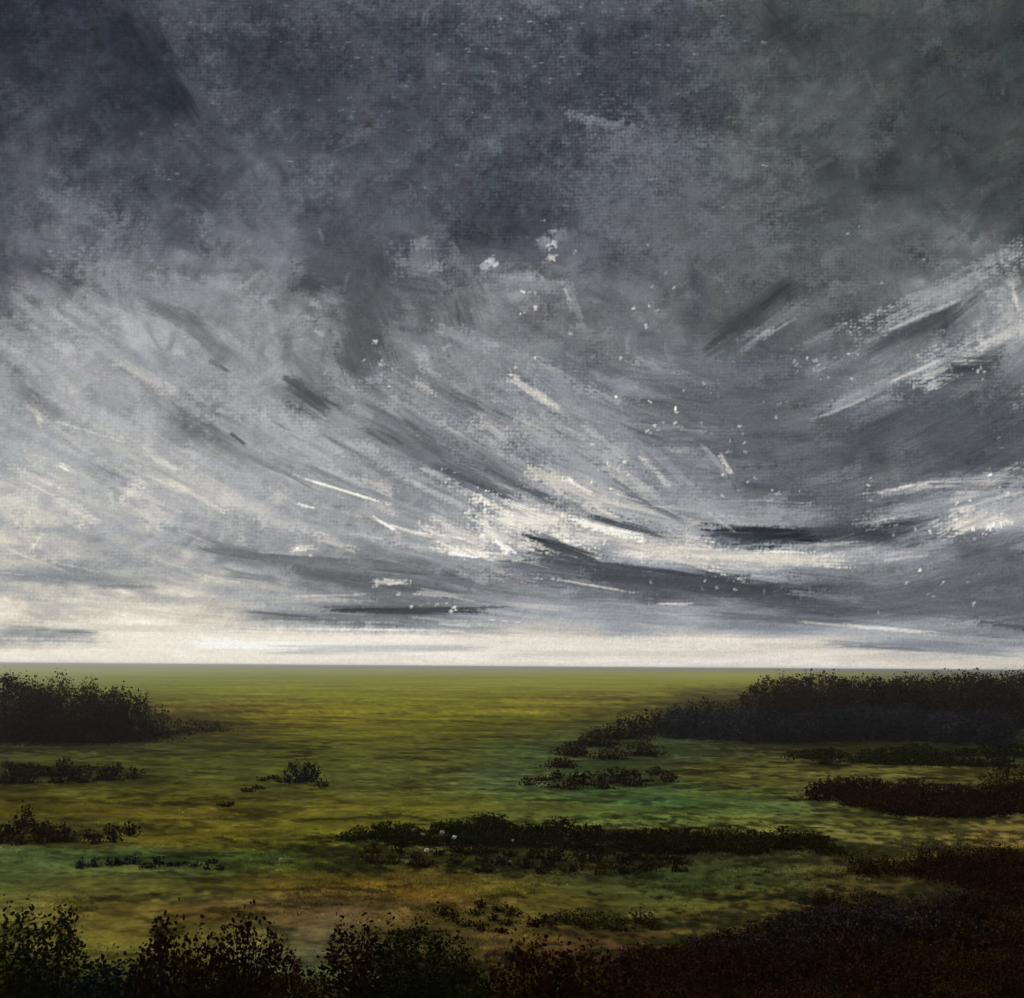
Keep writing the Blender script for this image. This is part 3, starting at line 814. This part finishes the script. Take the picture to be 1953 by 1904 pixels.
def plant(name, cat, kind, x, ybase, wpx, hpx, label, group=None, dens=1.0, wild=0.3, flat=False, leafpx=3.6, variants=4, fray=0.16):
    """stand a plant on the ground point seen at (x, ybase); wpx, hpx are its spread and height there"""
    gx, gy = ground_pt(x, ybase)
    m = math.hypot(gx, gy) / F                          # metres per unit at that distance
    w, h = wpx * m * 0.5, hpx * m
    tier = 0 if wpx < 46 else (1 if wpx < 100 else 2)
    asp = math.exp(round(math.log(h / w) / 0.3) * 0.3)
    lp = math.exp(round(math.log(leafpx / (wpx * 0.5)) / 0.35) * 0.35)
    key = (name, kind, tier, flat, round(asp, 2), round(lp, 3), random.randrange(variants))
    if key not in PROTO:
        n_leaf = int(min(18000, (10.0 if tier else 6) * dens * (0.5 + 0.8 * asp) / lp ** 2 * (0.75 if tier else 0.9)))
        PROTO[key] = (make_plant(name, kind, hash_seed(key), asp, (36, 90, 190)[tier], max(n_leaf, 90), lp, wild, flat, fray), False)
    src, used = PROTO[key]
    o = copy_thing(src) if used else src
    PROTO[key] = (src, True)
    o.location = (gx, gy, place_z(gx, gy))
    o.rotation_euler = (0, 0, random.uniform(0, 6.28))
    o.scale = (w, w, h / asp)
    return tag(o, label, cat, group)


def hash_seed(key):
    return sum(ord(ch) * (i + 7) for i, ch in enumerate(repr(key))) % 100003


def in_poly(x, y, poly):
    c = False
    j = len(poly) - 1
    for i in range(len(poly)):
        xi, yi = poly[i]; xj, yj = poly[j]
        if (yi > y) != (yj > y) and x < (xj - xi) * (y - yi) / (yj - yi) + xi:
            c = not c
        j = i
    return c


def scatter(poly, n, gap=0.6):
    xs = [p[0] for p in poly]; ys = [p[1] for p in poly]
    out = []
    best = []
    for _ in range(n):
        cand = None; bd = -1
        for _ in range(14):
            for _ in range(60):
                x, y = random.uniform(min(xs), max(xs)), random.uniform(min(ys), max(ys))
                if in_poly(x, y, poly): break
            else:
                continue
            d = min([math.hypot((x - a) * 0.5, (y - b) * 1.3) for a, b in out] or [1e9])
            if d > bd: bd, cand = d, (x, y)
        if cand: out.append(cand)
    return out


#@PLANTS
# big dark thorn bush at the left and its neighbours
plant('thorn_bush', 'bush', 'green', 10, 1412, 190, 112, 'dark green bush at the far left edge of the moor below the pale sky', dens=1.9, variants=1, wild=.2, flat=True)
plant('gorse_bush', 'bush', 'brown', 128, 1414, 215, 120, 'tall near black rounded bush standing at the left near the horizon', dens=1.9, variants=1, wild=.2)
plant('gorse_bush', 'bush', 'brown', 225, 1412, 130, 100, 'lower dark brown bush on the right flank of the left thicket', dens=1.8, variants=2, wild=.2)
for x, y, w, h in ((288, 1406, 76, 60), (335, 1400, 80, 34), (395, 1394, 90, 20)):
    plant('low_shrub', 'shrub', 'olive' if x > 330 else 'brown', x, y, w, h, 'low brown scrub tailing off to the right of the big left bush', 'brown scrub beside the left bush', flat=True, dens=.55 if x > 330 else 1, fray=.35, leafpx=3.2)

# row of low dark clumps below the left bush
for x, y in scatter([(0, 1462), (60, 1468), (230, 1472), (300, 1488), (200, 1496), (0, 1500)], 17):
    plant('heather_clump', 'heather', 'brown', x, y, random.uniform(24, 52), random.uniform(14, 30), 'small dark heather clump in the short row below the left bush', 'heather below the left bush')

# lone blue-black bush
plant('juniper_bush', 'bush', 'teal', 576, 1492, 76, 44, 'small lone blue black bush in the grass left of centre', variants=1)
for x, y in ((500, 1492), (522, 1488), (540, 1494), (470, 1512), (490, 1506), (612, 1500)):
    plant('low_shrub', 'shrub', 'green', x, y, 26, 10, 'tiny dark sprig beside the lone blue black bush', 'sprigs beside the lone bush')
plant('heather_clump', 'heather', 'brown', 430, 1538, 34, 12, 'tiny brown clump alone in ochre grass below and left of the lone bush')

# ragged row at the left with one upright sprig
plant('heather_clump', 'heather', 'brown', 46, 1578, 34, 42, 'upright dark sprig standing above the ragged left heather row', wild=.6)
for x, y in scatter([(0, 1596), (60, 1592), (270, 1588), (272, 1602), (170, 1612), (0, 1612)], 15):
    plant('heather_clump', 'heather', 'brown', x, y, random.uniform(26, 48), random.uniform(16, 34), 'dark ragged heather clump in the left row at mid distance', 'ragged heather row on the left')
for x, y in scatter([(130, 1660), (300, 1646), (420, 1650), (420, 1664), (300, 1658)], 13):
    plant('rush_tuft', 'tuft', 'teal', x, y, random.uniform(18, 34), random.uniform(8, 20), 'dark green rush tuft in the thin line across the green turf', 'rush tufts on the green turf')

# long dark band across the middle
for x, y in scatter([(650, 1606), (760, 1590), (1000, 1590), (1300, 1606), (1580, 1616), (1590, 1640), (1290, 1634), (1000, 1622), (760, 1618)], 62):
    plant('low_shrub', 'shrub', 'green', x, y, random.uniform(44, 80), random.uniform(14, 28), 'dark green low shrub in the long band across the middle', 'long dark band across the middle', flat=True, fray=.3)
for x, y in scatter([(700, 1630), (1290, 1630), (1310, 1668), (1000, 1668), (700, 1650)], 44):
    plant('heather_clump', 'heather', 'brown', x, y, random.uniform(26, 56), random.uniform(12, 26), 'brown black heather clump along the near edge of the middle band', 'near edge of the middle band', dens=.7, fray=.4)
plant('low_shrub', 'shrub', 'green', 930, 1572, 70, 18, 'low green shrub peeping over the far edge of the middle band')

# right hand band
for x, y in scatter([(1530, 1520), (1640, 1508), (1953, 1520), (1990, 1556), (1760, 1566), (1640, 1548)], 40):
    plant('heather_clump', 'heather', 'brown', x, y, random.uniform(44, 80), random.uniform(18, 32), 'dark brown heather clump in the band at the right edge', 'right hand heather band', flat=True, fray=.3)
plant('gorse_bush', 'bush', 'brown', 1925, 1530, 100, 84, 'ragged brown bush rising at the right edge above the heather band', wild=.5, dens=.7, variants=2)

# the high dark thicket on the right reaching the skyline
for i, (x, y, w, h, lab) in enumerate((
    (1492, 1372, 120, 86, 'leftmost tall dark bush of the right thicket under the skyline'),
    (1578, 1372, 150, 92, 'second tall dark bush from the left in the right thicket'),
    (1668, 1374, 150, 86, 'third tall dark bush from the left in the right thicket'),
    (1755, 1374, 150, 88, 'fourth tall dark bush from the left in the right thicket'),
    (1840, 1376, 160, 95, 'fifth tall dark bush in the right thicket next to the last'),
    (1935, 1378, 170, 98, 'last tall dark bush of the right thicket at the right edge'))):
    plant('gorse_bush', 'bush', 'brown', x, y, w * 1.25, h * 0.94, lab, dens=1.5, flat=True, variants=3, wild=.15)
for x, y, w, h in ((1310, 1408, 110, 62), (1400, 1412, 130, 60), (1490, 1414, 120, 56), (1570, 1412, 120, 58), (1650, 1410, 130, 64), (1730, 1412, 120, 60), (1810, 1416, 120, 56), (1890, 1420, 120, 60)):
    plant('heather_clump', 'heather', 'grey', x, y, w, h, 'grey heather mound in front of the tall dark right thicket', 'grey heather before the right thicket', flat=True, dens=1.5, leafpx=3)
for x, y, w, h in ((1425, 1386, 100, 66), (1350, 1392, 90, 60), (1290, 1398, 90, 50), (1240, 1402, 90, 52), (1190, 1410, 80, 46), (1140, 1424, 80, 40), (1090, 1440, 70, 30), (1070, 1462, 60, 22), (1165, 1446, 60, 30), (1230, 1440, 70, 36)):
    plant('heather_clump', 'heather', 'brown', x, y, w, h, 'dark clump on the slope stepping down left from the right thicket', 'left slope of the right thicket', dens=.9, fray=.3)
for x, y in scatter([(1500, 1444), (1953, 1440), (1953, 1462), (1560, 1464)], 16):
    plant('low_shrub', 'shrub', 'green', x, y, random.uniform(50, 90), random.uniform(12, 24), 'low green shrub along the foot of the right thicket', 'green foot of the right thicket', flat=True)
for x, y in scatter([(985, 1498), (1060, 1482), (1270, 1476), (1280, 1500), (1100, 1508)], 20):
    plant('heather_clump', 'heather', 'brown', x, y, random.uniform(20, 44), random.uniform(12, 26), 'small speckled dark sprig in the grass below the thicket slope', 'sprigs below the thicket slope', dens=.6)

for x, y in scatter([(1180, 1822), (1480, 1776), (1640, 1700), (1700, 1740), (1480, 1806), (1200, 1850)], 26):
    plant('heather_clump', 'heather', 'brown', x, y, random.uniform(50, 110), random.uniform(12, 30), 'sparse low brown heather thinning out along the heath edge', 'thin edge of the bottom right heath', dens=.4, fray=.5)

# small sprigs in the ochre turf, centre bottom
for x, y in scatter([(830, 1738), (930, 1730), (1040, 1770), (950, 1782), (850, 1768)], 12) + [(1020, 1768), (1040, 1760)]:
    plant('heather_clump', 'heather', 'brown', x, y, random.uniform(22, 46), random.uniform(12, 24), 'small brown sprig in the ochre turf near the bottom centre', 'sprigs on the ochre turf', dens=.6)
for x, y in scatter([(1030, 1762), (1260, 1752), (1270, 1772), (1060, 1774)], 10):
    plant('coarse_tuft', 'tuft', 'olive', x, y, random.uniform(30, 54), random.uniform(16, 34), 'olive green tuft in the row right of bottom centre', 'olive tufts near the bottom', dens=.6)

# white seed heads of cotton grass standing in the long band
cg_r = np.random.default_rng(3)
cg = None
for x, y, s_, lab in ((789, 1606, 12, 'white bog cotton flower at the left of the four in the middle band'),
                      (804, 1610, 9, 'smaller white bog cotton flower second from the left in the middle band'),
                      (843, 1612, 13, 'broadest white bog cotton flower in the middle band'),
                      (867, 1620, 12, 'white bog cotton flower at the right of the four in the middle band'),
                      (813, 1642, 12, 'greyish bog cotton flower low in front of the middle band'),
                      (776, 1658, 9, 'bog cotton flower at the near left corner of the middle band'),
                      (971, 1658, 8, 'lone bog cotton flower in the brown near edge of the middle band'),
                      (980, 1618, 7, 'small lone bog cotton flower on the green top of the middle band'),
                      (538, 1660, 10, 'pale bog cotton flower alone on the green turf left of the middle band')):
    gx, gy = ground_pt(x, y)
    m = math.hypot(gx, gy) / F
    if cg is None:
        cg = link('bog_cotton_flower', None)
        n = 260
        d = cg_r.normal(0, 1, (n, 3)); d /= np.linalg.norm(d, axis=1)[:, None]
        d *= cg_r.uniform(.45, 1.25, (n, 1)); d[:, 2] = d[:, 2] * 0.8 - 0.35
        e = np.cross(d, cg_r.normal(0, 1, (n, 3))); e /= np.linalg.norm(e, axis=1)[:, None]
        o0 = np.array([0, 0, 1.9])
        hv = np.stack([o0 - e * 0.05, o0 + e * 0.05, o0 + d * cg_r.uniform(.3, .55, (n, 1)) + e * 0.05, o0 + d * cg_r.uniform(.3, .55, (n, 1)) - e * 0.05], 1).reshape(-1, 3)
        link('seed_head', mesh_np('seed_head', hv, np.arange(n * 4), [4] * n, MAT['cotton']), cg)
        sv = [(0.05 * math.cos(a) * k_, 0.05 * math.sin(a) * k_, z) for z, k_ in ((-0.2, 1), (0.9, .8), (1.85, .6)) for a in (0, 2.1, 4.2)]
        sf = [v_ for q in range(2) for a in range(3) for v_ in (q * 3 + a, q * 3 + (a + 1) % 3, q * 3 + 3 + (a + 1) % 3, q * 3 + 3 + a)]
        link('stem', mesh_np('stem', sv, sf, [4] * 6, MAT['olive']), cg)
        o = cg
    else:
        o = copy_thing(cg)
    o.location = (gx, gy, place_z(gx, gy))
    o.scale = (s_ * m * 0.75,) * 3
    o.rotation_euler = (random.uniform(-.2, .2), random.uniform(-.2, .2), random.uniform(0, 6))
    tag(o, lab, 'flower', 'bog cotton flowers')

# foreground shrubs along the bottom
FG = [
 (20, 1912, 120, 190, 'green', 'tall dark shrub filling the bottom left corner'),
 (110, 1906, 110, 170, 'green', 'open leafy shrub beside the bottom left corner shrub'),
 (215, 1925, 170, 110, 'teal', 'low blue green shrub between the corner shrub and the broad bottom shrub'),
 (330, 1925, 190, 178, 'brown', 'dark brown shrub left half of the broad bottom left shrubs'),
 (470, 1905, 210, 160, 'brown', 'speckled dark shrub right of the broad brown bottom shrub'),
 (555, 1945, 150, 110, 'brown', 'low brown shrub below the speckled shrub at the bottom'),
 (690, 1890, 170, 140, 'brown', 'dark shrub at the bottom with pale turf to its left'),
 (800, 1905, 200, 158, 'green', 'dark green dotted shrub at the bottom just left of centre'),
 (885, 1925, 110, 110, 'green', 'small green shrub right of the dotted bottom shrub'),
 (1010, 1920, 190, 140, 'brown', 'rounded red brown shrub at the bottom centre'),
 (1120, 1930, 160, 120, 'brown', 'low brown shrub right of the rounded bottom centre shrub'),
]
for x, y, w, h, k, lab in FG:
    plant('heath_shrub', 'shrub', k, x, y, w, h, lab, dens=1.25, wild=.45, leafpx=7, variants=60, fray=.22)
plant('leafy_sprig', 'sprig', 'green', 122, 1800, 44, 80, 'slender leafy sprig standing above the bottom left shrubs', dens=.35, leafpx=8, variants=1)

# big dark heath in the bottom right
for x, y in scatter([(1200, 1850), (1480, 1800), (1700, 1780), (1953, 1700), (2000, 1930), (1180, 1940)], 46):
    plant('heather_clump', 'heather', 'brown', x, y, random.uniform(110, 190), random.uniform(22, 48), 'dark brown heather clump in the big heath at the bottom right', 'big bottom right heath', flat=True, dens=.6, variants=5, leafpx=4.2, fray=.35)
for x, y in scatter([(1640, 1672), (1760, 1650), (1960, 1640), (1990, 1730), (1800, 1690)], 26):
    plant('heather_clump', 'heather', 'brown', x, y, random.uniform(60, 120), random.uniform(20, 40), 'dark heather clump on the upper edge of the right heath', 'upper edge of the right heath', dens=.55, fray=.35, wild=.45)
for x, y in scatter([(1330, 1818), (1500, 1796), (1650, 1740), (1840, 1720), (1830, 1780), (1500, 1850)], 26):
    plant('heather_clump', 'heather', 'purple', x, y, random.uniform(80, 150), random.uniform(24, 44), 'grey purple heather clump within the bottom right heath', 'grey heather in the right heath', dens=.7)

# ------------------------------------------------------------------ air
def haze_box(dens):
    m = bpy.data.materials.new('haze_air')
    m.use_nodes = True
    t = m.node_tree
    t.nodes.clear()
    v = t.nodes.new('ShaderNodeVolumePrincipled')
    v.inputs['Color'].default_value = (0.96, 0.96, 0.94, 1)
    v.inputs['Density'].default_value = dens
    v.inputs['Anisotropy'].default_value = 0.85
    o = t.nodes.new('ShaderNodeOutputMaterial')
    t.links.new(v.outputs[0], o.inputs['Volume'])
    a, z0, z1 = 2700, -1.3, 2.75
    vs = [(-a, -a, z0), (a, -a, z0), (a, a, z0), (-a, a, z0), (-a, -a, z1), (a, -a, z1), (a, a, z1), (-a, a, z1)]
    fs = [(0, 3, 2, 1), (4, 5, 6, 7), (0, 1, 5, 4), (1, 2, 6, 5), (2, 3, 7, 6), (3, 0, 4, 7)]
    me = bpy.data.meshes.new('haze')
    me.from_pydata(vs, [], fs)
    me.materials.append(m)
    tag(link('haze', me), 'thin pale haze lying over the far moor', 'haze', kind='stuff')


HAZE = 0.0011
if HAZE: haze_box(HAZE)


scene.view_settings.view_transform = 'Standard'
scene.view_settings.look = 'None'
scene.view_settings.exposure = EXPO
scene.view_settings.gamma = 1
scene.render.engine = 'CYCLES'
scene.cycles.use_denoising = True
scene.render.film_transparent = False
